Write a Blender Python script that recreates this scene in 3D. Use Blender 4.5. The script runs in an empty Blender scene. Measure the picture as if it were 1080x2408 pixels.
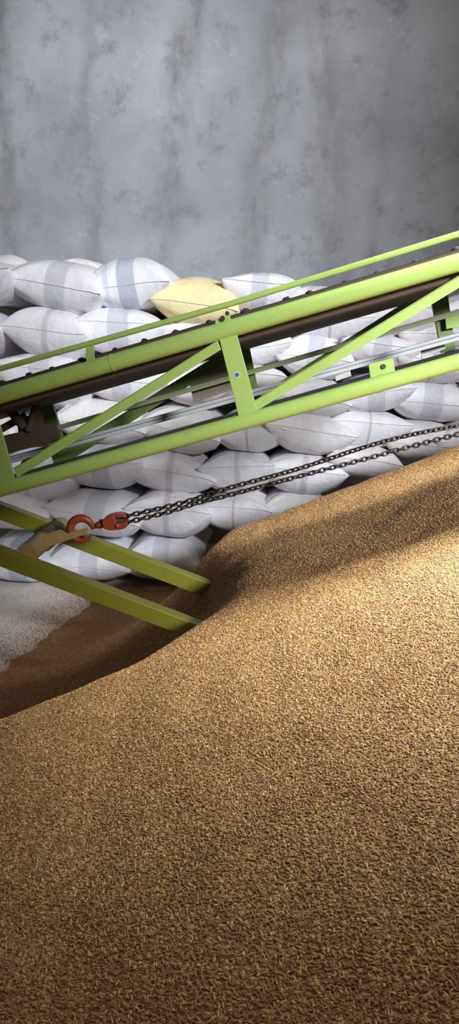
import bpy, bmesh, math, random
from mathutils import Vector, Matrix, noise

scene = bpy.context.scene
COL = scene.collection
rng = random.Random(7)

# ------------------------------------------------------------------ camera
H = 1.435
PITCH = math.radians(12.2)
FPX = 1500.0
cam_d = bpy.data.cameras.new('camera')
cam = bpy.data.objects.new('camera', cam_d)
COL.objects.link(cam)
cam.location = (0, 0, H)
cam.rotation_euler = (math.pi / 2 - PITCH, 0, 0)
cam_d.sensor_fit = 'VERTICAL'
cam_d.sensor_height = 36.0
cam_d.lens = FPX / 2408.0 * 36.0
cam_d.clip_start = 0.05
scene.camera = cam

CO = Vector((0, 0, H))
FW = Vector((0, math.cos(PITCH), -math.sin(PITCH)))
UP = Vector((0, math.sin(PITCH), math.cos(PITCH)))
RT = Vector((1, 0, 0))


def ray(px, py):
    return FW + RT * ((px - 540) / FPX) + UP * ((1204 - py) / FPX)


def at(px, py, Y):
    d = ray(px, py)
    return CO + d * (Y / d.y)


# ------------------------------------------------------------------ materials
def new_mat(name):
    m = bpy.data.materials.new(name)
    m.use_nodes = True
    nt = m.node_tree
    b = nt.nodes['Principled BSDF']
    return m, nt, b


def N(nt, kind, **kw):
    n = nt.nodes.new(kind)
    for k, v in kw.items():
        if hasattr(n, k) and not k[0].isupper():
            setattr(n, k, v)
        else:
            n.inputs[k].default_value = v
    return n


def ramp(nt, stops):
    r = nt.nodes.new('ShaderNodeValToRGB')
    e = r.color_ramp.elements
    while len(e) < len(stops):
        e.new(0.5)
    for i, (p, c) in enumerate(stops):
        e[i].position = p
        e[i].color = (*c, 1) if len(c) == 3 else c
    return r


def L(nt, a, b):
    nt.links.new(a, b)


def mix(nt, fac, a, b, mode='MIX'):
    m = nt.nodes.new('ShaderNodeMix')
    m.data_type = 'RGBA'
    m.blend_type = mode
    m.clamp_factor = True
    for sock, v in ((m.inputs[0], fac), (m.inputs[6], a), (m.inputs[7], b)):
        if hasattr(v, 'is_linked'):
            L(nt, v, sock)
        elif isinstance(v, tuple):
            sock.default_value = (*v, 1)
        else:
            sock.default_value = v
    return m.outputs[2]


def math_n(nt, op, a, b=None, clamp=False):
    m = nt.nodes.new('ShaderNodeMath')
    m.operation = op
    m.use_clamp = clamp
    for i, v in enumerate((a, b)):
        if v is None:
            continue
        if hasattr(v, 'is_linked'):
            L(nt, v, m.inputs[i])
        else:
            m.inputs[i].default_value = v
    return m.outputs[0]


def paint(name, col, rough=0.35, wear=0.25, dirt=(0.10, 0.08, 0.03)):
    m, nt, b = new_mat(name)
    tc = N(nt, 'ShaderNodeTexCoord')
    n1 = N(nt, 'ShaderNodeTexNoise', Scale=9.0, Detail=6.0, Roughness=0.65)
    L(nt, tc.outputs['Object'], n1.inputs['Vector'])
    r1 = ramp(nt, [(0.55, (0, 0, 0)), (0.78, (1, 1, 1))])
    L(nt, n1.outputs['Fac'], r1.inputs[0])
    f = math_n(nt, 'MULTIPLY', r1.outputs[0], wear)
    c = mix(nt, f, col, dirt)
    L(nt, c, b.inputs['Base Color'])
    b.inputs['Roughness'].default_value = rough
    n2 = N(nt, 'ShaderNodeTexNoise', Scale=60.0, Detail=3.0)
    L(nt, tc.outputs['Object'], n2.inputs['Vector'])
    bp = N(nt, 'ShaderNodeBump', Strength=0.08, Distance=0.004)
    L(nt, n2.outputs['Fac'], bp.inputs['Height'])
    L(nt, bp.outputs[0], b.inputs['Normal'])
    return m


GREEN = (0.41, 0.57, 0.15)
M_green = paint('lime_paint', GREEN, 0.33, 0.18)
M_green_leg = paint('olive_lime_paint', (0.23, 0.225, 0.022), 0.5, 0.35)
M_green_far = paint('shaded_lime_paint', (0.17, 0.24, 0.06), 0.5, 0.5, (0.06, 0.05, 0.03))  # same lime paint darkened: shade of the far side put into the colour
M_bolt = paint('dark_steel', (0.12, 0.11, 0.09), 0.4, 0.3)
M_bolt.node_tree.nodes['Principled BSDF'].inputs['Metallic'].default_value = 0.7
M_rubber = paint('dusty_belt_rubber', (0.035, 0.026, 0.018), 0.8, 0.5, (0.10, 0.075, 0.05))
M_pan = paint('brown_primer_steel', (0.075, 0.048, 0.026), 0.75, 0.5, (0.04, 0.03, 0.02))
M_plate = paint('rusty_side_plate', (0.26, 0.21, 0.15), 0.7, 0.5, (0.07, 0.05, 0.03))
M_grey = paint('grey_galvanised_steel', (0.50, 0.50, 0.48), 0.45, 0.4, (0.12, 0.10, 0.08))
M_tan = paint('dull_tan_steel', (0.32, 0.22, 0.08), 0.55, 0.4)
M_hook = paint('red_lead_paint', (0.27, 0.045, 0.018), 0.42, 0.45, (0.12, 0.03, 0.015))
M_chain = paint('brown_oiled_chain_steel', (0.05, 0.036, 0.029), 0.45, 0.5, (0.02, 0.014, 0.011))
M_chain.node_tree.nodes['Principled BSDF'].inputs['Metallic'].default_value = 0.55
M_thread = paint('sewing_thread', (0.55, 0.53, 0.52), 0.9, 0.2)


def sack_mat(name, base, band, kind):
    m, nt, b = new_mat(name)
    uv = N(nt, 'ShaderNodeUVMap', uv_map='weave')
    sx = N(nt, 'ShaderNodeSeparateXYZ')
    L(nt, uv.outputs[0], sx.inputs[0])
    u = sx.outputs[0]
    tc = N(nt, 'ShaderNodeTexCoord')
    wn = N(nt, 'ShaderNodeTexNoise', Scale=3.0, Detail=2.0)
    L(nt, tc.outputs['Object'], wn.inputs['Vector'])
    wob = math_n(nt, 'MULTIPLY', math_n(nt, 'SUBTRACT', wn.outputs['Fac'], 0.5), 0.05)
    u = math_n(nt, 'ADD', u, wob)

    def stripe(c, hw, soft=0.006):
        d = math_n(nt, 'ABSOLUTE', math_n(nt, 'SUBTRACT', u, c))
        mr = N(nt, 'ShaderNodeMapRange')
        mr.inputs[1].default_value = hw - soft
        mr.inputs[2].default_value = hw + soft
        mr.inputs[3].default_value = 1.0
        mr.inputs[4].default_value = 0.0
        L(nt, d, mr.inputs[0])
        return mr.outputs[0]

    col = None
    if kind == 'wide':
        fac = math_n(nt, 'MULTIPLY', stripe(0.5, 0.105), 0.75)
    elif kind == 'strong':
        fac = math_n(nt, 'MAXIMUM', stripe(0.52, 0.10), math_n(nt, 'MULTIPLY', stripe(0.29, 0.03), 0.5))
    elif kind == 'thin':
        fac = math_n(nt, 'MULTIPLY', stripe(0.49, 0.035, 0.012), 0.7)
    elif kind == 'line':
        fac = math_n(nt, 'MULTIPLY', stripe(0.5, 0.014, 0.006), 1.0)
    else:
        fac = math_n(nt, 'MULTIPLY', stripe(0.5, 0.12, 0.02), 0.35)
    n1 = N(nt, 'ShaderNodeTexNoise', Scale=7.0, Detail=5.0, Roughness=0.6)
    L(nt, tc.outputs['Object'], n1.inputs['Vector'])
    r1 = ramp(nt, [(0.5, (0, 0, 0)), (0.8, (1, 1, 1))])
    L(nt, n1.outputs['Fac'], r1.inputs[0])
    dirty = tuple(c * k for c, k in zip(base, (0.80, 0.74, 0.66)))
    c0 = mix(nt, math_n(nt, 'MULTIPLY', r1.outputs[0], 0.7), base, dirty)
    c1 = mix(nt, fac, c0, band)
    # woven tape: fine crossing ribs
    mp = N(nt, 'ShaderNodeMapping')
    mp.inputs['Scale'].default_value = (170, 260, 1)
    L(nt, uv.outputs[0], mp.inputs['Vector'])
    ck = N(nt, 'ShaderNodeTexChecker', Scale=1.0)
    ck.inputs['Color1'].default_value = (1, 1, 1, 1)
    ck.inputs['Color2'].default_value = (0.93, 0.93, 0.93, 1)
    L(nt, mp.outputs[0], ck.inputs['Vector'])
    c2 = mix(nt, 1.0, c1, ck.outputs['Color'], 'MULTIPLY')
    L(nt, c2, b.inputs['Base Color'])
    b.inputs['Roughness'].default_value = 0.48
    b.inputs['Specular IOR Level'].default_value = 0.45
    n2 = N(nt, 'ShaderNodeTexNoise', Scale=16.0, Detail=5.0, Roughness=0.55, Distortion=0.6)
    L(nt, tc.outputs['Object'], n2.inputs['Vector'])
    bp = N(nt, 'ShaderNodeBump', Strength=0.5, Distance=0.014)
    L(nt, n2.outputs['Fac'], bp.inputs['Height'])
    L(nt, bp.outputs[0], b.inputs['Normal'])
    return m


WHITE = (0.79, 0.775, 0.81)
BAND = (0.53, 0.53, 0.58)
SM = {
    'w': sack_mat('white_weave_broad_band', WHITE, BAND, 'wide'),
    's': sack_mat('white_weave_strong_bands', (0.80, 0.80, 0.84), (0.47, 0.50, 0.57), 'strong'),
    't': sack_mat('white_weave_narrow_band', WHITE, (0.50, 0.47, 0.48), 'thin'),
    'l': sack_mat('white_weave_thin_line', WHITE, (0.50, 0.50, 0.53), 'line'),
    'p': sack_mat('white_weave_faint_band', (0.76, 0.735, 0.74), (0.60, 0.57, 0.57), 'faint'),
    'y': sack_mat('yellow_weave', (0.84, 0.73, 0.40), (0.86, 0.78, 0.5), 'faint'),
}


def grain_mat():
    m, nt, b = new_mat('paddy_husk')
    oi = N(nt, 'ShaderNodeObjectInfo')
    r = ramp(nt, [(0.0, (0.15, 0.055, 0.010)), (0.3, (0.27, 0.115, 0.022)), (0.7, (0.39, 0.19, 0.045)), (1.0, (0.64, 0.40, 0.15))])
    L(nt, oi.outputs['Random'], r.inputs[0])
    L(nt, r.outputs[0], b.inputs['Base Color'])
    b.inputs['Roughness'].default_value = 0.5
    b.inputs['Specular IOR Level'].default_value = 0.5
    b.inputs['Sheen Weight'].default_value = 0.35
    b.inputs['Sheen Roughness'].default_value = 0.4
    b.inputs['Sheen Tint'].default_value = (1, 0.95, 0.88, 1)
    return m


def grain_bed_mat():
    m, nt, b = new_mat('paddy_bed')
    tc = N(nt, 'ShaderNodeTexCoord')
    mp = N(nt, 'ShaderNodeMapping')
    mp.inputs['Rotation'].default_value = (0, 0, 0.7)
    mp.inputs['Scale'].default_value = (110, 230, 150)
    L(nt, tc.outputs['Object'], mp.inputs['Vector'])
    v = N(nt, 'ShaderNodeTexVoronoi', Scale=1.0)
    L(nt, mp.outputs[0], v.inputs['Vector'])
    sp = N(nt, 'ShaderNodeSeparateColor')
    L(nt, v.outputs['Color'], sp.inputs[0])
    r = ramp(nt, [(0.0, (0.14, 0.06, 0.014)), (0.6, (0.28, 0.14, 0.036)), (1.0, (0.42, 0.25, 0.08))])
    L(nt, sp.outputs[0], r.inputs[0])
    L(nt, r.outputs[0], b.inputs['Base Color'])
    b.inputs['Roughness'].default_value = 0.7
    bp = N(nt, 'ShaderNodeBump', Strength=0.6, Distance=0.003)
    bp.invert = True
    L(nt, v.outputs['Distance'], bp.inputs['Height'])
    L(nt, bp.outputs[0], b.inputs['Normal'])
    return m


M_grain = grain_mat()
M_bed = grain_bed_mat()


def wall_mat(streaks):
    m, nt, b = new_mat('stained_plaster')
    tc = N(nt, 'ShaderNodeTexCoord')
    sx = N(nt, 'ShaderNodeSeparateXYZ')
    L(nt, tc.outputs['Object'], sx.inputs[0])
    big = N(nt, 'ShaderNodeTexNoise', Scale=0.9, Detail=8.0, Roughness=0.62)
    L(nt, tc.outputs['Object'], big.inputs['Vector'])
    r0 = ramp(nt, [(0.32, (0.22, 0.22, 0.236)), (0.5, (0.30, 0.304, 0.325)), (0.72, (0.385, 0.39, 0.41))])
    L(nt, big.outputs['Fac'], r0.inputs[0])
    # small dark blotches
    bl = N(nt, 'ShaderNodeTexNoise', Scale=5.0, Detail=10.0, Roughness=0.74)
    L(nt, tc.outputs['Object'], bl.inputs['Vector'])
    r1 = ramp(nt, [(0.53, (0, 0, 0)), (0.70, (1, 1, 1))])
    L(nt, bl.outputs['Fac'], r1.inputs[0])
    c = mix(nt, math_n(nt, 'MULTIPLY', r1.outputs[0], 0.8), r0.outputs[0], (0.15, 0.155, 0.17))
    # pale flecks
    fl = N(nt, 'ShaderNodeTexNoise', Scale=7.0, Detail=7.0, Roughness=0.7)
    L(nt, tc.outputs['Object'], fl.inputs['Vector'])
    r2 = ramp(nt, [(0.60, (0, 0, 0)), (0.72, (1, 1, 1))])
    L(nt, fl.outputs['Fac'], r2.inputs[0])
    c = mix(nt, math_n(nt, 'MULTIPLY', r2.outputs[0], 0.35), c, (0.52, 0.52, 0.53))
    # vertical water stains
    wn = N(nt, 'ShaderNodeTexNoise', Scale=1.3, Detail=5.0, Roughness=0.6)
    L(nt, tc.outputs['Object'], wn.inputs['Vector'])
    wob = math_n(nt, 'MULTIPLY', math_n(nt, 'SUBTRACT', wn.outputs['Fac'], 0.5), 0.34)
    xw = math_n(nt, 'ADD', sx.outputs[0], wob)
    pat = N(nt, 'ShaderNodeTexNoise', Scale=5.5, Detail=8.0, Roughness=0.7)
    mp = N(nt, 'ShaderNodeMapping')
    mp.inputs['Scale'].default_value = (1.0, 1.0, 0.45)
    L(nt, tc.outputs['Object'], mp.inputs['Vector'])
    L(nt, mp.outputs[0], pat.inputs['Vector'])
    r3 = ramp(nt, [(0.36, (0.1, 0.1, 0.1)), (0.62, (1, 1, 1))])
    L(nt, pat.outputs['Fac'], r3.inputs[0])
    tot = None
    for x, z0, w, s, lean in streaks:
        xs = math_n(nt, 'ADD', xw, math_n(nt, 'MULTIPLY', math_n(nt, 'SUBTRACT', sx.outputs[2], z0), -lean))
        d = math_n(nt, 'ABSOLUTE', math_n(nt, 'SUBTRACT', xs, x))
        mr = N(nt, 'ShaderNodeMapRange', interpolation_type='SMOOTHSTEP')
        mr.inputs[1].default_value = 0.0
        mr.inputs[2].default_value = w
        mr.inputs[3].default_value = s
        mr.inputs[4].default_value = 0.0
        L(nt, d, mr.inputs[0])
        tot = mr.outputs[0] if tot is None else math_n(nt, 'MAXIMUM', tot, mr.outputs[0])
    fac = math_n(nt, 'MULTIPLY', tot, r3.outputs[0])
    c = mix(nt, math_n(nt, 'MULTIPLY', fac, 1.25, True), c, (0.14, 0.132, 0.132))
    L(nt, c, b.inputs['Base Color'])
    b.inputs['Roughness'].default_value = 0.85
    bp = N(nt, 'ShaderNodeBump', Strength=0.25, Distance=0.02)
    L(nt, bl.outputs['Fac'], bp.inputs['Height'])
    L(nt, bp.outputs[0], b.inputs['Normal'])
    return m


def floor_mat():
    m, nt, b = new_mat('dusty_concrete')
    tc = N(nt, 'ShaderNodeTexCoord')
    n1 = N(nt, 'ShaderNodeTexNoise', Scale=2.2, Detail=9.0, Roughness=0.65)
    L(nt, tc.outputs['Object'], n1.inputs['Vector'])
    r = ramp(nt, [(0.3, (0.54, 0.50, 0.46)), (0.6, (0.71, 0.67, 0.63)), (0.8, (0.77, 0.73, 0.69))])
    L(nt, n1.outputs['Fac'], r.inputs[0])
    L(nt, r.outputs[0], b.inputs['Base Color'])
    b.inputs['Roughness'].default_value = 0.8
    n2 = N(nt, 'ShaderNodeTexNoise', Scale=40.0, Detail=4.0)
    L(nt, tc.outputs['Object'], n2.inputs['Vector'])
    bp = N(nt, 'ShaderNodeBump', Strength=0.2, Distance=0.004)
    L(nt, n2.outputs['Fac'], bp.inputs['Height'])
    L(nt, bp.outputs[0], b.inputs['Normal'])
    return m


# ------------------------------------------------------------------ mesh helper
class MB:
    def __init__(self):
        self.v, self.f = [], []

    def add(self, vs, fs):
        o = len(self.v)
        self.v += [Vector(p) for p in vs]
        self.f += [[i + o for i in f] for f in fs]

    def prism(self, pts, off):
        n = len(pts)
        vs = [Vector(p) for p in pts] + [Vector(p) + off for p in pts]
        fs = [list(range(n))[::-1], list(range(n, 2 * n))]
        for i in range(n):
            j = (i + 1) % n
            fs.append([i, j, n + j, n + i])
        self.add(vs, fs)

    def bar(self, p0, p1, a, b):
        """Box from p0 to p1; a and b are full cross-section vectors."""
        p0, p1 = Vector(p0), Vector(p1)
        q = [p0 - a / 2 - b / 2, p0 + a / 2 - b / 2, p0 + a / 2 + b / 2, p0 - a / 2 + b / 2]
        self.prism(q, p1 - p0)

    def tube(self, pts, r, n=20, caps=True, closed=False):
        pts = [Vector(p) for p in pts]
        m = len(pts)
        rs = r if isinstance(r, (list, tuple)) else [r] * m
        t0 = (pts[1] - pts[0]).normalized()
        ref = Vector((0, 0, 1)) if abs(t0.z) < 0.9 else Vector((1, 0, 0))
        x = t0.cross(ref).normalized()
        vs = []
        for i in range(m):
            if closed:
                t = (pts[(i + 1) % m] - pts[i - 1]).normalized()
            else:
                t = (pts[min(i + 1, m - 1)] - pts[max(i - 1, 0)]).normalized()
            x = (x - t * x.dot(t)).normalized()
            y = t.cross(x)
            for k in range(n):
                a = 2 * math.pi * k / n
                vs.append(pts[i] + (x * math.cos(a) + y * math.sin(a)) * rs[i])
        fs = []
        for i in range(m if closed else m - 1):
            i2 = (i + 1) % m
            for k in range(n):
                k2 = (k + 1) % n
                fs.append([i * n + k, i * n + k2, i2 * n + k2, i2 * n + k])
        if caps and not closed:
            fs.append(list(range(n))[::-1])
            fs.append([(m - 1) * n + k for k in range(n)])
        self.add(vs, fs)

    def build(self, name, mat, parent=None, bevel=0.0, angle=38, mesh_only=False):
        org = parent_origin(parent)
        me = bpy.data.meshes.new(name)
        me.from_pydata([p - org for p in self.v], [], self.f)
        bm = bmesh.new()
        bm.from_mesh(me)
        bmesh.ops.recalc_face_normals(bm, faces=bm.faces)
        bm.to_mesh(me)
        bm.free()
        me.materials.append(mat)
        me.polygons.foreach_set('use_smooth', [True] * len(me.polygons))
        me.set_sharp_from_angle(angle=math.radians(angle))
        o = bpy.data.objects.new(name, me)
        COL.objects.link(o)
        if parent is not None:
            o.parent = parent
        if bevel:
            bv = o.modifiers.new('edge', 'BEVEL')
            bv.width = bevel
            bv.segments = 2
            bv.limit_method = 'ANGLE'
            bv.angle_limit = math.radians(40)
        return o


def parent_origin(p):
    o = Vector((0, 0, 0))
    while p is not None:
        o += p.location
        p = p.parent
    return o


def tag(o, label=None, cat=None, group=None, kind=None):
    for k, v in (('label', label), ('category', cat), ('group', group), ('kind', kind)):
        if v:
            o[k] = v
    return o


def empty(name, loc, label, cat, group=None):
    o = bpy.data.objects.new(name, None)
    o.empty_display_size = 0.1
    o.location = loc
    COL.objects.link(o)
    return tag(o, label, cat, group)


# ------------------------------------------------------------------ setting
WALL_Y = 5.35


def wx(px, py):
    return at(px, py, WALL_Y)


streaks = []
for (x0, y0, x1, y1, w, s) in ((415, 300, 378, 560, .15, .62), (625, 290, 585, 590, .17, .45), (770, 290, 785, 600, .20, .42),
                               (20, 420, 32, 600, .10, .7), (215, 420, 222, 590, .09, .35), (905, 330, 885, 560, .08, .25)):
    a, c = wx(x0, y0), wx(x1, y1)
    lean = (a.x - c.x) / (a.z - c.z)
    streaks.append((a.x, a.z, w * 1.15, s, lean))
mb = MB()
mb.add([(-7, WALL_Y, 0), (8, WALL_Y, 0), (8, WALL_Y, 7), (-7, WALL_Y, 7), (-7, WALL_Y + .25, 0), (8, WALL_Y + .25, 0), (8, WALL_Y + .25, 7), (-7, WALL_Y + .25, 7)],
       [[0, 1, 2, 3], [4, 5, 6, 7], [0, 1, 5, 4], [3, 2, 6, 7], [0, 3, 7, 4], [1, 2, 6, 5]])
wall = mb.build('wall_back', wall_mat(streaks))
wall['kind'] = 'structure'
tag(wall, 'grey stained plaster wall of the store behind the sacks', 'wall')
mb = MB()
mb.add([(-7, -1.45, -.2), (8, -1.45, -.2), (8, WALL_Y + .25, -.2), (-7, WALL_Y + .25, -.2), (-7, -1.45, 0), (8, -1.45, 0), (8, WALL_Y, 0), (-7, WALL_Y, 0)],
       [[4, 5, 6, 7], [0, 1, 2, 3], [0, 1, 5, 4], [3, 2, 6, 7], [0, 3, 7, 4], [1, 2, 6, 5]])
floor = mb.build('floor', floor_mat())
floor['kind'] = 'structure'
tag(floor, 'pale dusty concrete floor beside the grain', 'floor')

# unseen wall added behind the photographer; its gate jambs shape the daylight and shade
GX0, GX1, GZ, FY = 2.33, 3.95, 5.0, -1.2
mb = MB()
for x0, x1, z0, z1 in ((-7, GX0, 0, 7), (GX1, 8, 0, 7), (GX0, GX1, GZ, 7)):
    mb.prism([(x0, FY, z0), (x1, FY, z0), (x1, FY, z1), (x0, FY, z1)], Vector((0, -.25, 0)))
wf = mb.build('added_wall_front', wall.data.materials[0])
wf['kind'] = 'structure'
tag(wf, 'unseen grey wall added behind the viewer, its gate opening shaping the daylight', 'wall')

# ------------------------------------------------------------------ sacks
FRONT = 4.1
PXM = FPX / (FRONT / math.cos(0.12))  # rough pixels per metre at the stack face


def sack_mesh(W, Ln, T, seed, name, mat):
    nu, nv = 44, 40
    us = [math.sin(math.pi / 2 * (-1 + 2 * i / nu)) * 0.35 + (-1 + 2 * i / nu) * 0.65 for i in range(nu + 1)]
    vs_ = [math.sin(math.pi / 2 * (-1 + 2 * j / nv)) * 0.6 + (-1 + 2 * j / nv) * 0.4 for j in range(nv + 1)]
    r = random.Random(seed)
    off = Vector((r.uniform(-50, 50), r.uniform(-50, 50), r.uniform(-50, 50)))
    droop = [r.uniform(-.022, .02) for _ in range(4)]
    su = r.uniform(-.05, .05)
    seam_z = r.uniform(-.10, .22) * T
    fold_k = r.uniform(4, 7)
    verts, uvs, idx = [], [], {}
    edge = []

    def pos(u, v, side):
        x = u * W / 2 * (1 - 0.06 * (1 - v * v) ** 1.0)
        y = v * Ln / 2 * (1 - 0.05 * (1 - abs(u) ** 2.2))
        t = max(0.0, 1 - abs(u) ** 2.5) ** 0.68 * max(0.0, 1 - abs(v) ** 5.0) ** 0.44
        z = t * T / 2 * (1.0 if side > 0 else -0.97)
        # seam height, corners droop
        z += seam_z * (1 - t) * (abs(v) ** 3)
        ci = (1 if u > 0 else 0) + (2 if v > 0 else 0)
        z += droop[ci] * (abs(u) ** 4)
        p = Vector((x, y, z))
        if 0 < t:
            n1 = noise.noise(Vector((x * 4, y * 4, side * 3.0)) + off)
            n2 = noise.noise(Vector((x * 9, y * 6, side * 5.0)) + off * 1.7)
            # folds that run in from the corners
            cx, cy = (W / 2 if u > 0 else -W / 2), (Ln / 2 if v > 0 else -Ln / 2)
            dd = math.hypot(x - cx, y - cy)
            ang = math.atan2(y - cy, x - cx)
            fold = math.sin(ang * fold_k * 2 + seed) * math.exp(-((dd - .12) / .09) ** 2) * .006
            p.z += side * (n1 * .014 + n2 * .006 + fold) * min(1, t * 3)
            p.y -= (1 if v < 0 else -1) * (n1 * .006) * min(1, t * 3)
        return p

    me_faces = []
    for side in (1, -1):
        for j, v in enumerate(vs_):
            for i, u in enumerate(us):
                rim = i in (0, nu) or j in (0, nv)
                key = (i, j, 0 if rim else side)
                if key not in idx:
                    idx[key] = len(verts)
                    verts.append(pos(u, v, side))
                    uvs.append(((u + 1) / 2 + su * .5, (v + 1) / 2))
    for side in (1, -1):
        for j in range(nv):
            for i in range(nu):
                q = []
                for (a, b_) in ((i, j), (i + 1, j), (i + 1, j + 1), (i, j + 1)):
                    rim = a in (0, nu) or b_ in (0, nv)
                    q.append(idx[(a, b_, 0 if rim else side)])
                me_faces.append(q if side > 0 else q[::-1])
    me = bpy.data.meshes.new(name)
    me.from_pydata(verts, [], me_faces)
    ul = me.uv_layers.new(name='weave')
    for lp in me.loops:
        ul.data[lp.index].uv = uvs[lp.vertex_index]
    me.materials.append(mat)
    me.polygons.foreach_set('use_smooth', [True] * len(me.polygons))
    front = [verts[idx[(i, 0, 0)]] for i in range(nu + 1)]
    return me, front


def make_sack(cx, cy, w, h, tilt, style, label, back=0.0, yaw=0.0, seed=0):
    fy = FRONT + back
    c = at(cx - 8, cy, fy)
    k = (c - CO).dot(FW) / FPX
    W, T = w * k * 1.04, h * k * 1.07
    Ln = 1.02 if back < .3 else 0.5
    ya = math.radians(yaw)
    loc = Vector((c.x - math.sin(ya) * Ln / 2, fy + math.cos(ya) * Ln / 2, c.z - T / 2))
    root = empty('woven_sack', loc, label, 'sack', 'stacked woven sacks')
    me, front = sack_mesh(W, Ln, T, seed, 'sack_body', SM[style])
    body = bpy.data.objects.new('sack_body', me)
    COL.objects.link(body)
    body.parent = root
    body.location = (0, 0, T / 2)
    body.rotation_euler = (0, math.radians(tilt), math.radians(yaw))
    sm = MB()
    r = random.Random(seed + 99)
    pts = [p + Vector((0, -.0025, r.uniform(-.001, .001))) for p in front]
    sm.tube(pts, .0017 if cy < 730 else .0012, n=6)
    so = sm.build('stitched_seam', M_thread, None)
    so.parent = body
    return root


# centre x, centre y, width, height (photo pixels on the stack face), tilt, weave, label
SACKS = [
    # top course
    (-72, 650, 205, 100, 5, 't', 'white sack showing only its pointed corner against the wall, top course'),
    (129, 667, 236, 128, 11, 'w', 'large white sack with broad grey band, tilted, topmost beside a sharply banded sack'),
    (298, 662, 212, 126, -6, 's', 'white sack with strong blue-grey bands and dark seam, topmost, touching the yellow sack'),
    (464, 706, 208, 122, 8, 'y', 'pale yellow woven sack, the only coloured one, behind the guard rail'),
    (618, 683, 184, 100, 6, 'w', 'white banded sack on top of the stack beyond the yellow sack'),
    (752, 712, 150, 92, 2, 'p', 'dull white sack whose top peeks over the belt beside bare wall'),
    # second course
    (-92, 778, 196, 116, 3, 'w', 'white sack touching a creased sack by its tip, second course, mostly cut off'),
    (103, 780, 212, 128, 8, 't', 'bright white creased sack with narrow band under the large tilted sack'),
    (281, 777, 234, 118, 3, 'w', 'white sack with greenish grey band crossed by guard rail, below the strongly banded one'),
    (476, 800, 200, 112, 3, 'p', 'white sack directly beneath the yellow sack, mostly behind the belt'),
    (588, 815, 210, 92, -6, 'l', 'bluish white sack with pointed tip just past the upright plate, under the belt'),
    (780, 752, 208, 100, 2, 'l', 'plump white sack with thin line, just under the belt over the braced opening'),
    (948, 742, 200, 108, 3, 'p', 'dull white sack in the narrow wedge between belt and rising diagonal brace'),
    (1140, 740, 200, 112, 0, 'w', 'white sack behind the far dark upright, under the belt'),
    # third course
    (95, 898, 240, 132, 6, 'w', 'white sack between guard rail and belt, its tip hanging below the top tube'),
    (288, 890, 226, 124, 4, 'w', 'white sack split by the top tube, grey band showing above the lower brace'),
    (462, 905, 190, 108, 2, 'p', 'white sack mostly hidden by the brown plate and upright'),
    (606, 893, 160, 62, 2, 'p', 'small-looking white sack under the tan far bar beside the upright'),
    (752, 838, 186, 112, 6, 'w', 'white sack with grey band crossed by a dull far bar, beyond the upright'),
    (905, 824, 190, 84, 8, 'w', 'white sack with greyish band behind the rising brace and grey edge rail'),
    (1030, 792, 160, 72, 0, 'p', 'shaded white sack low between the far dark upright and grey rail'),
    (1180, 840, 200, 110, 2, 't', 'white sack behind the dark end bracket'),
    # fourth course
    (-60, 1015, 200, 116, 4, 'p', 'white sack behind the roller bracket, barely visible'),
    (236, 998, 226, 116, 7, 'p', 'wrinkled white sack beside the dark far upright, under the top tube'),
    (426, 1016, 198, 118, 13, 'p', 'white sack tilting down to a sharp tip below the bottom tube'),
    (589, 1018, 180, 108, -2, 'l', 'smooth white sack with thin line under the foot of the upright plate'),
    (742, 935, 190, 98, 6, 'p', 'white sack cut diagonally by the bottom tube with its tip showing below it'),
    (892, 928, 186, 96, -8, 'w', 'white sack with broad grey band and raised tip under the small lug'),
    (1030, 862, 190, 82, 8, 'l', 'white sack squeezed just under the bottom tube past the lug'),
    (1034, 944, 216, 108, 5, 'w', 'white sack with grey band and dark curved seam, beyond the raised tip'),
    (1190, 925, 180, 90, 2, 'p', 'white sack showing a rounded corner next to a dark seamed sack'),
    # fifth course
    (62, 1135, 226, 116, 8, 't', 'white sack below the bottom tube, above the dark support leg, tip pointing at a gap'),
    (236, 1105, 212, 118, -3, 'w', 'rounded white sack with grey band hanging over a deep black gap'),
    (402, 1120, 222, 110, 8, 't', 'white sack with narrow brown band above the chain, beside a black gap'),
    (563, 1122, 182, 108, -2, 't', 'white sack with low seam crossed by both chains'),
    (738, 1024, 216, 108, 9, 'p', 'plain white sack tilting down to a knotted tip above the chains'),
    (880, 1014, 204, 96, 5, 'l', 'white sack with folded corner and thin line, above where the chains part'),
    (1004, 1040, 180, 100, 4, 'p', 'dull white sack behind the chains on the shoulder of the grain'),
    (1136, 1050, 196, 106, 3, 'p', 'white sack ending by the outgoing chains, low against the grain shoulder'),
    # sixth course
    (12, 1212, 200, 104, 4, 'p', 'shaded white sack under the dark support leg'),
    (219, 1222, 232, 110, 9, 'w', 'white sack behind the red hook'),
    (400, 1224, 206, 116, 4, 't', 'white sack with narrow band and level seam just below the chain block'),
    (556, 1218, 180, 100, 2, 'l', 'white sack with torn corner resting by the grain edge'),
    (722, 1124, 206, 104, 6, 't', 'white sack with curved line disappearing into the grain under the chains'),
    (868, 1094, 180, 86, 6, 'p', 'white sack half buried by grain below the parted chains'),
    (704, 1216, 176, 96, 4, 'p', 'white sack almost buried, a rounded top over the grain slope'),
    # bottom course
    (32, 1338, 216, 106, 3, 's', 'bottom white sack with bluish stripes on the floor under the support legs'),
    (208, 1334, 210, 102, 3, 'w', 'bottom white sack with grey band framed between the two support legs'),
    (384, 1330, 190, 108, 2, 'w', 'bottom sack with brownish band beside the grain'),
]
for i, s in enumerate(SACKS):
    make_sack(*s, back=rng.uniform(-.03, .03), yaw=rng.uniform(-10, -2), seed=i * 13 + 5)
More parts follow.
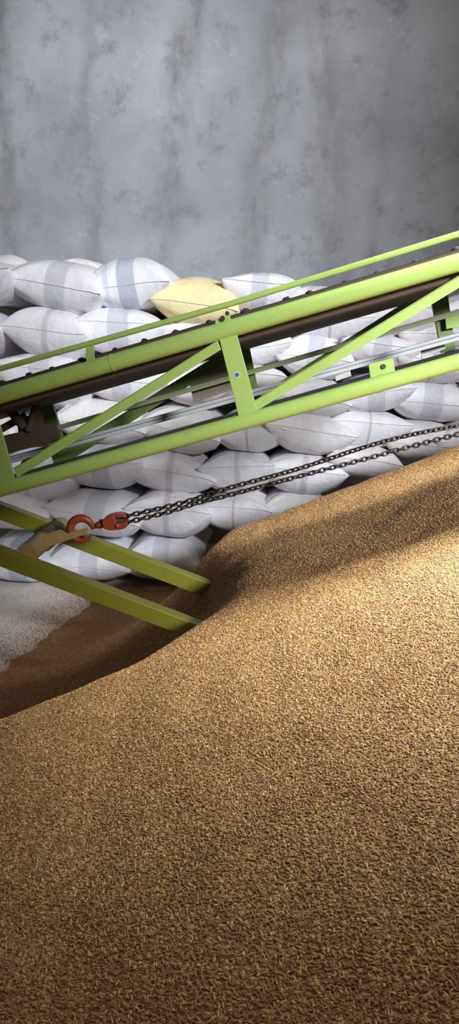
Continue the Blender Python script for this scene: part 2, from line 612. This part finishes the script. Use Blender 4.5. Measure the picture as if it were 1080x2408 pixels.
# two sacks of the row behind, heads showing over the top course
make_sack(192, 652, 150, 90, 4, 'p', 'greyish sack in the rear row, peeking between the two topmost banded sacks', back=.62, seed=801)
make_sack(10, 640, 140, 84, 2, 'p', 'brownish white sack in the rear row, peeking behind the large tilted sack', back=.62, seed=802)

# ------------------------------------------------------------------ conveyor
PA, PB = Vector((-0.75, 2.06, 0)), Vector((0.70, 1.92, 0))
AX = (PB - PA).normalized()
WN = Vector((-AX.y, AX.x, 0))            # into the picture
if WN.y < 0:
    WN = -WN
CW = 0.50                               # width of the truss


def cp(px, py, w=0.0):
    """Point of the vertical plane at depth w behind the near truss."""
    d = ray(px, py)
    o = PA + WN * w
    t = (o - CO).dot(WN) / d.dot(WN)
    return CO + d * t


def lin(x0, y0, x1, y1, x):
    return y0 + (y1 - y0) * (x - x0) / (x1 - x0)


T0, T1 = cp(0, 930), cp(1080, 617)        # centre line of the near top tube
B0, B1 = cp(0, 1151), cp(1080, 850)
ax = (T1 - T0).normalized()
bx = (B1 - B0).normalized()
nrm = WN.cross(ax).normalized()
if nrm.z < 0:
    nrm = -nrm
EXT0, EXT1 = -0.75, 0.95
LEN = (T1 - T0).length


def top_at(s):
    return T0 + ax * s


def bot_at(s):
    return B0 + bx * s


conv = empty('belt_conveyor', (-0.9, 2.3, 0.0), 'lime green inclined belt conveyor with open truss sides across the sacks', 'conveyor')
RT_, RB_ = 0.0262, 0.0245


def one(fn, name, mat, bevel=0.0, parent=conv, label=None):
    m = MB()
    fn(m)
    o = m.build(name, mat, parent, bevel)
    if label:
        o['label'] = label
    return o


# chord tubes
one(lambda m: m.tube([top_at(EXT0), top_at(LEN + EXT1)], RT_, 28), 'top_tube', M_green)
one(lambda m: m.tube([bot_at(EXT0), bot_at(LEN + EXT1)], RB_, 28), 'bottom_tube', M_green)
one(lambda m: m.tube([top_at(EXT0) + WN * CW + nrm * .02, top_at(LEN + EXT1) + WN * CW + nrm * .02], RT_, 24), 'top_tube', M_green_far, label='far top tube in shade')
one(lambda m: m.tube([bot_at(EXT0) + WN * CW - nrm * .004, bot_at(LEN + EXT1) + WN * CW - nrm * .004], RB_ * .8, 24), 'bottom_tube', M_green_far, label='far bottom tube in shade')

# welded joint on the near top tube
jp = top_at((cp(265, lin(0, 930, 1080, 617, 265)) - T0).length)
one(lambda m: m.tube([jp - ax * .003, jp + ax * .003], RT_ + .0012, 28), 'weld_ring', M_green)

# carrying belt in a shallow trough
def trough(m):
    a, b = top_at(EXT0), top_at(LEN + EXT1)
    for (w0, w1, z0, z1) in ((.028, CW - .028, -.046, -.040),):
        q = [a + WN * w0 + nrm * z0, a + WN * w1 + nrm * z0, a + WN * w1 + nrm * z1, a + WN * w0 + nrm * z1]
        m.prism(q, b - a)
    for w0 in (.028, CW - .033):
        q = [a + WN * w0 - nrm * .046, a + WN * (w0 + .005) - nrm * .046, a + WN * (w0 + .005) + nrm * .036, a + WN * w0 + nrm * .036]
        m.prism(q, b - a)


one(trough, 'trough_pan', M_pan, label='dark brown trough under the belt')


def belt(m):
    a, b = top_at(EXT0), top_at(LEN + EXT1)
    prof = []
    n = 12
    for k in range(n + 1):
        f = k / n
        w = .034 + (CW - .068) * f
        z = .040 - .045 * (1 - abs(2 * f - 1) ** 2.2)
        prof.append((w, z))
    q = [a + WN * w + nrm * z for w, z in prof] + [a + WN * w + nrm * (z - .008) for w, z in prof[::-1]]
    m.prism(q, b - a)


bo = one(belt, 'carrying_belt', M_rubber, label='dark dusty rubber carrying belt')
k = 0
s = EXT0 + .1
while s < LEN + EXT1 - .1:
    p = top_at(s + rng.uniform(-.02, .02)) + WN * rng.uniform(.034, .05) + nrm * .041
    sz = rng.uniform(.006, .011)
    pts = []
    m = MB()
    bmm = bmesh.new()
    bmesh.ops.create_icosphere(bmm, subdivisions=2, radius=1)
    vs = []
    for v in bmm.verts:
        d = 1 + .35 * noise.noise(v.co * 1.7 + Vector((k * 3.1, 0, 0)))
        vs.append(p + ax * v.co.x * sz * 1.4 * d + WN * v.co.y * sz * d + nrm * v.co.z * sz * .8 * d)
    m.add(vs, [[v.index for v in f.verts] for f in bmm.faces])
    bmm.free()
    m.build('belt_cleat', M_rubber, conv)
    s += .105
    k += 1


def ret_belt(m):
    a, b = bot_at(EXT0), bot_at(LEN + EXT1)
    q = [a + WN * .03 + nrm * .012, a + WN * (CW - .02) + nrm * .012, a + WN * (CW - .02) + nrm * .020, a + WN * .03 + nrm * .020]
    m.prism(q, b - a)


one(ret_belt, 'return_belt', M_rubber, label='dark return belt between the bottom tubes')

# guard rail and its post and lugs
GW = .004
g0, g1 = cp(0, 867, GW), cp(1080, 550, GW)
gd = (g1 - g0)
gm = cp(540, 715, GW)
rail = one(lambda m: m.tube([g0 - gd * .45, g0, gm, g1, g1 + gd * .55], .0088, 16), 'guard_rail', M_green, label='thin green guard rail above the belt')
for px in (-330, 212, 1345):
    yr = lin(0, 867, 1080, 550, px)
    yt = lin(0, 930, 1080, 617, px)
    a, b = cp(px - 1, yr, GW), cp(px + 2, yt - 8, GW)
    one(lambda m: m.bar(a, b, AX * .026, WN * .006), 'rail_post', M_green, .001)


def quad_plate(m, pts, w0, th):
    m.prism([cp(x, y, w0) for x, y in pts], WN * th)


def disc(m, px, py, w, r, th, n=16):
    c = cp(px, py, w)
    up = WN.cross(AX)
    m.prism([c + (AX * math.cos(2 * math.pi * i / n) + up * math.sin(2 * math.pi * i / n)) * r for i in range(n)], -WN * th)


FR = -.012   # plates stand this far in front of the tube axis
lug = one(lambda m: quad_plate(m, [(506, 752), (541, 741), (545, 772), (508, 783)], FR, .007), 'mounting_lug', M_green, .001)
one(lambda m: disc(m, 524, 749, FR, .0085, .006, 6), 'bolt', M_bolt, .0006, lug)
one(lambda m: disc(m, 535, 737, FR + .02, .007, .006, 6), 'bolt', M_bolt, .0006, lug)
lug = one(lambda m: quad_plate(m, [(867, 856), (924, 842), (931, 878), (872, 897)], -.002, .007), 'mounting_lug', M_green, .0015)
one(lambda m: disc(m, 902, 862, -.002, .0075, .004, 12), 'bolt', M_bolt, .0006, lug)

# uprights of the near side
up = one(lambda m: quad_plate(m, [(513, 786), (555, 776), (606, 968), (562, 982)], FR, .007), 'upright_plate', M_green, .0012)
st = one(lambda m: disc(m, 557.5, 882, FR, .0092, .0012, 20), 'sticker', paint('sticker_white_rim', (.75, .80, .85), .4, .1), 0, up, 'small blue and white round sticker')
st2 = MB()
disc(st2, 557.5, 881.5, FR - .0012, .0062, .0006, 18)
st2.build('sticker_print', paint('sticker_blue', (.06, .16, .36), .4, .3, (.02, .03, .05)), st) if False else None
me_b = st.data
me_b.materials.append(paint('sticker_blue', (.05, .15, .38), .4, .4, (.02, .05, .06)))
disc_m = MB()
disc(disc_m, 557.8, 881.5, FR - .0013, .0068, .0005, 18)
o_ = len(me_b.vertices)
bmm = bmesh.new()
bmm.from_mesh(me_b)
org = parent_origin(up)
nv_ = [bmm.verts.new(p - org) for p in disc_m.v]
for f in disc_m.f:
    ff = bmm.faces.new([nv_[i] for i in f])
    ff.material_index = 1
bmm.to_mesh(me_b)
bmm.free()

one(lambda m: quad_plate(m, [(-60, 944), (-19, 934), (30, 1108), (36, 1136), (-12, 1150)], FR, .007), 'upright_plate', M_green, .0012)
one(lambda m: quad_plate(m, [(1090, 620), (1132, 608), (1180, 815), (1138, 828)], FR, .007), 'upright_plate', M_green, .0012)


def angle_iron(m, p0, p1, p2, p3, w0, th, depth):
    """p0-p1 upper edge, p3-p2 lower edge (photo pixels on plane w0); a flange runs back along the upper edge."""
    P = [cp(*p, w0) for p in (p0, p1, p2, p3)]
    m.prism(P, WN * th)
    dn = (P[3] - P[0]).normalized() * th
    m.prism([P[0], P[1], P[1] + dn, P[0] + dn], WN * depth)


# near braces
one(lambda m: angle_iron(m, (32, 1101), (512, 800), (520, 822), (40, 1124), FR + .001, .005, .012), 'diagonal_brace', M_green, .0008)
one(lambda m: angle_iron(m, (594, 944), (1092, 640), (1098, 666), (606, 965), FR + .001, .005, .012), 'diagonal_brace', M_green, .0008)
one(lambda m: angle_iron(m, (-500, 1246), (-30, 946), (-22, 970), (-492, 1268), FR + .001, .005, .012), 'diagonal_brace', M_green, .0008)

# far side: uprights, braces, bars
FWD = CW
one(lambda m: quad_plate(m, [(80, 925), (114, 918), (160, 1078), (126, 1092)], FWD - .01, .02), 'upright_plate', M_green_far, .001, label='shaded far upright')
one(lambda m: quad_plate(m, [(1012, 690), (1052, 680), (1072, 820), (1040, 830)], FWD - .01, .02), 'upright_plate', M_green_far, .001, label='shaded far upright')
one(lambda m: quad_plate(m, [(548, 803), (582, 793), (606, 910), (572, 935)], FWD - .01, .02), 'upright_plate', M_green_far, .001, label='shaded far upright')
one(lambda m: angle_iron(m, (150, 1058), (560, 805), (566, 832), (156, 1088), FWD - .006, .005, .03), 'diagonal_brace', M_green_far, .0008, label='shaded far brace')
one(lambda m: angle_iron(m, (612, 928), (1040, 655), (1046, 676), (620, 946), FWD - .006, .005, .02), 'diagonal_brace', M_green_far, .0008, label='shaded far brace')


def strip(m, x0, y0, x1, y1, th, w, d):
    a, b = cp(x0, y0, w), cp(x1, y1, w)
    m.bar(a, b, WN.cross((b - a).normalized()) * th, WN * d)


one(lambda m: strip(m, -400, 1161, 1750, 539.8, .019, FWD - .03, .006), 'middle_bar', paint('middle_bar_paint', (.42, .44, .24), .5, .6, (.16, .12, .08)), .001)
one(lambda m: strip(m, -400, 1203, 1750, 611.2, .013, .30, .02), 'edge_rail', M_grey, .002)
one(lambda m: m.tube([cp(-400, 1203 - 9, .29), cp(1750, 611.2 - 9, .29)], .007, 12), 'edge_pipe', M_grey)
one(lambda m: quad_plate(m, [(446, 901), (536, 851), (548, 916), (456, 948)], FWD + .012, .004), 'side_plate', M_plate, .001, label='rusty brown steel plate')
one(lambda m: quad_plate(m, [(1047, 742), (1110, 722), (1118, 762), (1050, 774)], FWD - .03, .01), 'end_bracket', M_green, .001)
one(lambda m: quad_plate(m, [(990, 822), (1044, 802), (1048, 820), (992, 842)], .34, .004), 'wear_strip', paint('pale_wear_strip', (.5, .47, .42), .6, .5), .001)
one(lambda m: quad_plate(m, [(788, 884), (824, 872), (827, 884), (790, 897)], .30, .004), 'wear_strip', paint('pale_wear_strip_b', (.5, .47, .42), .6, .5), .001)

# roller bracket at the low end
br = one(lambda m: quad_plate(m, [(-60, 1040), (132, 996), (140, 1036), (-52, 1084)], .22, .008), 'roller_bracket', M_pan, .001)
one(lambda m: m.tube([cp(0, 935, .22), cp(58, 1006, .22)], .017, 12), 'bracket_strut', M_pan, 0, br)
one(lambda m: m.tube([cp(96, 925, .22), cp(66, 1012, .22)], .014, 12), 'bracket_strut', M_pan, 0, br)
one(lambda m: strip(m, -20, 1022, 62, 976, .026, .24, .006), 'bracket_strut', M_pan, .001, br)
one(lambda m: quad_plate(m, [(40, 985), (100, 968), (104, 1020), (44, 1034)], .225, .004), 'bracket_gusset', M_pan, .001, br)
one(lambda m: m.tube([cp(60, 1092, .03), cp(120, 1062, CW - .03)], .016, 14), 'return_roller', M_bolt)

# carrying idler rollers across the trough underside (seen from the side camera only)
for s in (-.4, .45, 1.3, 2.0):
    one(lambda m: m.tube([bot_at(s) + WN * .02 - nrm * .004, bot_at(s) + WN * (CW - .02) - nrm * .004], .013, 14), 'return_roller', M_bolt)

# support legs that run down into the grain
LW = .46


def leg(m, x0, y0, x1, y1, w, hpx, dep):
    a, b = cp(x0, y0, w), cp(x1, y1, w)
    k = (a - CO).dot(FW) / FPX
    v = WN.cross((b - a).normalized())
    if v.z < 0:
        v = -v
    m.bar(a + WN * dep / 2 - v * hpx * k / 2 * 0, b + WN * dep / 2, v * hpx * k, WN * dep)


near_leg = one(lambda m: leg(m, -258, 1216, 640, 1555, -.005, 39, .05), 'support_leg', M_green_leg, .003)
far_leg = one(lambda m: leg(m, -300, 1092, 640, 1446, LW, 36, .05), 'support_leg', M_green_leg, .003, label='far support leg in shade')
ca, cb = cp(62, 1303, .03), cp(146, 1236, LW + .01)
cd = (cb - ca).normalized()
cross = one(lambda m: m.tube([ca, cb], .036, 26), 'cross_tube', M_tan)
one(lambda m: m.tube([ca + cd * .18, ca + cd * .36], .041, 26), 'clamp_sleeve', M_pan, .002, cross)
HK = 2.26  # depth of the hook
one(lambda m: m.prism([at(x, y, HK - .03) for x, y in ((100, 1258), (140, 1246), (158, 1255), (206, 1242), (209, 1247), (196, 1258), (150, 1274), (110, 1288))], Vector((0, .009, 0))), 'hook_lug', M_tan, .001, cross)

# ------------------------------------------------------------------ hook block
hb = at(180, 1262, HK)
hook = empty('hook_block', hb, 'rusty red lifting hook with swivel block caught on the support leg lug', 'hook')
pts, rad = [], []
ctr = (192, 1245)
pix = HK / ray(190, 1245).y / FPX
for k in range(29):
    f = k / 28
    a = math.radians(12 + f * 325)
    rr = 25.5 + 1.5 * math.sin(f * 3)
    pts.append(at(ctr[0] + rr * math.cos(a), ctr[1] - rr * math.sin(a), HK + .004 - .018 * f))
    t = 6.5 + 3.5 * math.sin(min(1, f * 1.35) * math.pi) if f < .8 else 7.2 * (1 - (f - .8) / .2 * .75)
    rad.append(t * pix)
pts = [at(234, 1234, HK + .003), at(226, 1236, HK + .004)] + pts
rad = [6 * pix, 6.2 * pix] + rad
one(lambda m: m.tube(pts, rad, 16), 'hook', M_hook, 0, hook)


def hp(x, y, d=0.0):
    return at(x, y, HK + d)


one(lambda m: m.tube([hp(228, 1236), hp(236, 1233.5), hp(237, 1233), hp(246, 1230.5)], [7.5 * pix, 9.5 * pix, 8.5 * pix, 10 * pix], 18), 'swivel_collar', M_hook, 0, hook)
one(lambda m: m.tube([hp(237, 1221, .0), hp(243, 1240, 0)], [4.2 * pix, 4.2 * pix], 8), 'swivel_pin', M_hook, 0, hook)
bpts = [hp(x, y) for x, y in ((244, 1231), (250, 1229.5), (260, 1227.5), (275, 1225), (290, 1223), (297, 1222), (300, 1221.5))]
brad = [k_ * pix for k_ in (9, 13.5, 17.5, 19, 18, 15, 11)]


def block(m):
    # two cheek plates of the block with a gap for the chains
    ax_ = (bpts[-1] - bpts[0]).normalized()
    v = Vector((0, 1, 0)).cross(ax_).normalized()
    if v.z < 0:
        v = -v
    off = lambda q, d: Vector((0, d, 0)) + q

    def slab(lo, hi, i0, i1, d, th):
        up_ = [p + v * r_ * hi for p, r_ in zip(bpts[i0:i1], brad[i0:i1])]
        dn_ = [p + v * r_ * lo for p, r_ in zip(bpts[i0:i1], brad[i0:i1])]
        m.prism([off(q, d) for q in up_ + dn_[::-1]], Vector((0, th, 0)))

    slab(-1, 1, 0, 7, .012, .012)            # rear cheek
    slab(-1, 1, 0, 4, -.024, .036)           # closed end round the swivel
    slab(.50, 1, 3, 7, -.022, .034)          # upper rib
    slab(-1, -.12, 3, 7, -.024, .036)        # lower half


one(block, 'block_cheeks', M_hook, .003, hook)
one(lambda m: m.tube([hp(277, 1236, -.030), hp(277, 1236, .03)], 5 * pix, 14), 'sheave_pin', M_hook, .001, hook)

one(lambda m: m.tube([hp(282, 1222, -.006), hp(282, 1222, .006)], 13 * pix, 20), 'sheave', M_chain, .001, hook, 'dark sheave in the block slot')

# ------------------------------------------------------------------ chains
PITCH_L, WIRE = .0200, .0031


def link_mesh():
    m = MB()
    hw, hl = .0072, .0130 - .0072
    pts = []
    n = 8
    for i in range(n + 1):
        a = -math.pi / 2 + math.pi * i / n
        pts.append(Vector((hl + hw * math.cos(a), hw * math.sin(a), 0)))
    for i in range(n + 1):
        a = math.pi / 2 + math.pi * i / n
        pts.append(Vector((-hl + hw * math.cos(a), hw * math.sin(a), 0)))
    m.tube(pts, WIRE, 8, closed=True)
    o = m.build('chain_link', M_chain)
    me = o.data
    bpy.data.objects.remove(o)
    return me


LINK = link_mesh()


def chain(path, label, roll0, rollk):
    # path: list of world points, followed as a smooth line
    fine = []
    for i in range(len(path) - 1):
        p0 = path[max(i - 1, 0)]
        p1, p2 = path[i], path[i + 1]
        p3 = path[min(i + 2, len(path) - 1)]
        for j in range(60):
            t = j / 60
            fine.append(.5 * ((2 * p1) + (p2 - p0) * t + (2 * p0 - 5 * p1 + 4 * p2 - p3) * t * t + (3 * p1 - p0 - 3 * p2 + p3) * t ** 3))
    fine.append(path[-1])
    root = empty('load_chain', path[0], label, 'chain', 'hoist chains')
    acc, i, n = 0.0, 0, 0
    nxt = 0.0
    while i < len(fine) - 1 and n < 98:
        seg = (fine[i + 1] - fine[i]).length
        if acc + seg >= nxt:
            p = fine[i].lerp(fine[i + 1], (nxt - acc) / seg)
            t = (fine[i + 1] - fine[i]).normalized()
            yv = Vector((0, 1, 0))
            z = (yv - t * yv.dot(t)).normalized()
            y = z.cross(t)
            rot = Matrix((t, y, z)).transposed().to_4x4()
            rl = roll0 + rollk * n + (math.pi / 2 if n % 2 else 0) + rng.uniform(-.12, .12)
            o = bpy.data.objects.new('chain_link', LINK)
            COL.objects.link(o)
            o.parent = root
            o.matrix_local = Matrix.Translation(p - path[0]) @ rot @ Matrix.Rotation(rl, 4, 'X')
            nxt += PITCH_L
            n += 1
        else:
            acc += seg
            i += 1
    return root


def cpath(pp):
    return [at(x, y, HK + d) for x, y, d in pp]


chain(cpath([(296, 1214, 0), (400, 1190, .0), (470, 1170, -.005), (540, 1147, -.01), (700, 1103, .02), (850, 1054, .05), (960, 1024, .07), (1080, 1000, .09), (1190, 973, .11), (1300, 946, .13), (1410, 920, .15)]),
      'upper steel link chain rising from the red block across the sacks', .15, .012)
chain(cpath([(296, 1229, .0), (400, 1203, .01), (470, 1181, .025), (540, 1164, .02), (700, 1121, .03), (850, 1082, .05), (960, 1052, .07), (1080, 1021, .09), (1190, 995, .11), (1300, 970, .13), (1410, 945, .15)]),
      'lower steel link chain running close over the grain slope', .1, .02)

# ------------------------------------------------------------------ grain heap
RIDGE = [(-2.6, -.15), (-1.2, .95), (-.59, 1.47), (-.30, 1.68), (-.13, 1.845), (-.015, 1.945), (.015, 2.06), (.05, 2.30), (.0, 2.52), (-.07, 2.75), (.02, 2.98), (.4, 3.08), (1.2, 3.16), (2.4, 3.3), (4.2, 3.4)]


def ridge_dist(x, y):
    best, sgn = 1e9, 1
    for (x0, y0), (x1, y1) in zip(RIDGE[:-1], RIDGE[1:]):
        dx, dy = x1 - x0, y1 - y0
        t = max(0, min(1, ((x - x0) * dx + (y - y0) * dy) / (dx * dx + dy * dy)))
        qx, qy = x0 + t * dx, y0 + t * dy
        d = math.hypot(x - qx, y - qy)
        if d < best - 1e-9:
            best = d
            sgn = 1 if dx * (y - y0) - dy * (x - x0) > 0 else -1   # positive beyond the ridge
    poly = RIDGE + [(6, 3.4), (6, -3), (-2.6, -3)]
    inside = False
    for (x0, y0), (x1, y1) in zip(poly, poly[1:] + poly[:1]):
        if (y0 > y) != (y1 > y) and x < x0 + (y - y0) * (x1 - x0) / (y1 - y0):
            inside = not inside
    return -best if inside else best


def sp(x, k):
    if x / k > 30:
        return x
    return k * math.log1p(math.exp(x / k))


def main_z(x, y):
    z = .72 + .33 * x + .05 * max(0, x - .4) if x > -.25 else .72 + .33 * -.25 + .13 * (x + .25)
    z -= .05 * max(0, 1.4 - y) ** 2 * .6
    return max(z, .12)


def heap_z(x, y):
    z0 = main_z(x, y)
    d = ridge_dist(x, y)
    tk = max(0.0, min(1.0, (x + .15) / 1.0))
    kk = .022 + .05 * tk * tk * (3 - 2 * tk)
    dd = sp(d, kk)
    e = min(dd, 1.1)
    sl = 1 - .05 * max(0.0, min(1.0, (-x - .25) / .5))
    q = z0 - sl * ((1.01 * e - .34 * e * e) + .22 * max(0.0, dd - 1.1))
    z = sp(q, .11) - .022 * min(1.0, dd / .6)
    z += .010 * noise.noise(Vector((x * 3, y * 3, 1.3))) + .006 * noise.noise(Vector((x * 9, y * 9, 4.1)))
    return z


gx0, gx1, gy0, gy1, gs = -2.3, 3.0, .25, 4.35, .022
nx, ny = int((gx1 - gx0) / gs), int((gy1 - gy0) / gs)
hv, dens = [], []
for j in range(ny + 1):
    for i in range(nx + 1):
        x, y = gx0 + i * gs, gy0 + j * gs
        z = heap_z(x, y)
        dist = math.sqrt(x * x + y * y + (H - z) ** 2)
        vis = abs(x) < .42 * dist + .65
        dn = 0.0
        if vis:
            dn = 85000 if dist < 1.2 else (85000 * (1.2 / dist) ** 1.3)
            if z < .006:
                dn *= .75 * max(0.0, min(1.0, (z + .020) / .026)) ** 1.5
            if y > 3.45 and x > 0:
                dn = 0
        if z < .03:
            z -= .012 * min(1.0, (.03 - z) / .03)
        hv.append((x, y, z))
        dens.append(dn)
hf = []
for j in range(ny):
    for i in range(nx):
        q = [j * (nx + 1) + i, j * (nx + 1) + i + 1, (j + 1) * (nx + 1) + i + 1, (j + 1) * (nx + 1) + i]
        if max(hv[a][2] for a in q) > -.0315:
            hf.append(q)
me = bpy.data.meshes.new('paddy_grain')
me.from_pydata(hv, [], hf)
me.materials.append(M_bed)
me.materials.append(M_grain)
me.polygons.foreach_set('use_smooth', [True] * len(me.polygons))
at_ = me.attributes.new('grain_density', 'FLOAT', 'POINT')
at_.data.foreach_set('value', dens)
heap = bpy.data.objects.new('paddy_grain', me)
COL.objects.link(heap)
tag(heap, 'large sloping heap of loose golden brown paddy grain spilling onto the floor', 'grain', None, 'stuff')

# loose grains over the heap
ng = bpy.data.node_groups.new('loose_grain', 'GeometryNodeTree')
ng.interface.new_socket('Geometry', in_out='INPUT', socket_type='NodeSocketGeometry')
ng.interface.new_socket('Geometry', in_out='OUTPUT', socket_type='NodeSocketGeometry')
G = lambda t: ng.nodes.new(t)
gi, go = G('NodeGroupInput'), G('NodeGroupOutput')
na = G('GeometryNodeInputNamedAttribute')
na.data_type = 'FLOAT'
na.inputs['Name'].default_value = 'grain_density'
dp = G('GeometryNodeDistributePointsOnFaces')
dp.distribute_method = 'RANDOM'
dp.inputs['Seed'].default_value = 3
ng.links.new(gi.outputs[0], dp.inputs['Mesh'])
ng.links.new(na.outputs[0], dp.inputs['Density'])
# keep strays on the floor
pos = G('GeometryNodeInputPosition')
sxyz = G('ShaderNodeSeparateXYZ')
ng.links.new(pos.outputs[0], sxyz.inputs[0])
mx = G('ShaderNodeMath')
mx.operation = 'MAXIMUM'
mx.inputs[1].default_value = .0015
ng.links.new(sxyz.outputs[2], mx.inputs[0])
cx = G('ShaderNodeCombineXYZ')
ng.links.new(sxyz.outputs[0], cx.inputs[0])
ng.links.new(sxyz.outputs[1], cx.inputs[1])
ng.links.new(mx.outputs[0], cx.inputs[2])
setp = G('GeometryNodeSetPosition')
ng.links.new(dp.outputs['Points'], setp.inputs['Geometry'])
ng.links.new(cx.outputs[0], setp.inputs['Position'])
sph = G('GeometryNodeMeshUVSphere')
sph.inputs['Segments'].default_value = 7
sph.inputs['Rings'].default_value = 6
sph.inputs['Radius'].default_value = 1.0
tr = G('GeometryNodeTransform')
ng.links.new(sph.outputs[0], tr.inputs['Geometry'])
tr.inputs['Scale'].default_value = (.0046, .00145, .0013)
sms = G('GeometryNodeSetShadeSmooth')
ng.links.new(tr.outputs[0], sms.inputs['Geometry'])
stm = G('GeometryNodeSetMaterial')
stm.inputs['Material'].default_value = M_grain
ng.links.new(sms.outputs[0], stm.inputs['Geometry'])
rv = G('FunctionNodeRandomValue')
rv.data_type = 'FLOAT_VECTOR'
rv.inputs[0].default_value = (-.5, -.65, -.5)
rv.inputs[1].default_value = (.5, .65, 1.9)
rr = G('FunctionNodeRotateRotation')
rr.rotation_space = 'LOCAL'
ng.links.new(dp.outputs['Rotation'], rr.inputs[0])
e2r = G('FunctionNodeEulerToRotation')
ng.links.new(rv.outputs[0], e2r.inputs[0])
ng.links.new(e2r.outputs[0], rr.inputs[1])
rs = G('FunctionNodeRandomValue')
rs.data_type = 'FLOAT'
rs.inputs[2].default_value = .72
rs.inputs[3].default_value = 1.2
rs.inputs['Seed'].default_value = 8
iop = G('GeometryNodeInstanceOnPoints')
ng.links.new(setp.outputs[0], iop.inputs['Points'])
ng.links.new(stm.outputs[0], iop.inputs['Instance'])
ng.links.new(rr.outputs[0], iop.inputs['Rotation'])
ng.links.new(rs.outputs[1], iop.inputs['Scale'])
jn = G('GeometryNodeJoinGeometry')
ng.links.new(iop.outputs[0], jn.inputs[0])
ng.links.new(gi.outputs[0], jn.inputs[0])
ng.links.new(jn.outputs[0], go.inputs[0])
mod = heap.modifiers.new('loose_grain', 'NODES')
mod.node_group = ng

# ------------------------------------------------------------------ light
w = bpy.data.worlds.new('store_daylight')
scene.world = w
w.use_nodes = True
bg = w.node_tree.nodes['Background']
bg.inputs[0].default_value = (1.0, 0.88, 0.74, 1)
bg.inputs[1].default_value = 0.20


def area(name, loc, target, sx, sy, power, col):
    d = bpy.data.lights.new(name, 'AREA')
    d.shape = 'RECTANGLE'
    d.size, d.size_y = sx, sy
    d.energy = power
    d.color = col
    o = bpy.data.objects.new(name, d)
    o.location = loc
    o.rotation_euler = (Vector(target) - Vector(loc)).to_track_quat('-Z', 'Y').to_euler()
    COL.objects.link(o)
    return o


a = area('gate_daylight', (6.0, -6.0, 5.0), (-.2, 4.1, 1.0), 1.6, 1.6, 2000, (.88, .93, 1.0))
b = area('heap_fill_lamp', (2.1, 1.95, 3.7), (1.1, 1.85, 1.0), .6, .6, 62, (.82, .91, 1.0))  # unseen narrow lamp added to brighten the upper heap and conveyor
b.data.spread = math.radians(46)

scene.view_settings.view_transform = 'Standard'
scene.view_settings.look = 'None'
scene.view_settings.gamma = 1.0
scene.view_settings.use_curve_mapping = False
scene.view_settings.exposure = 0.3
scene.cycles.use_denoising = True
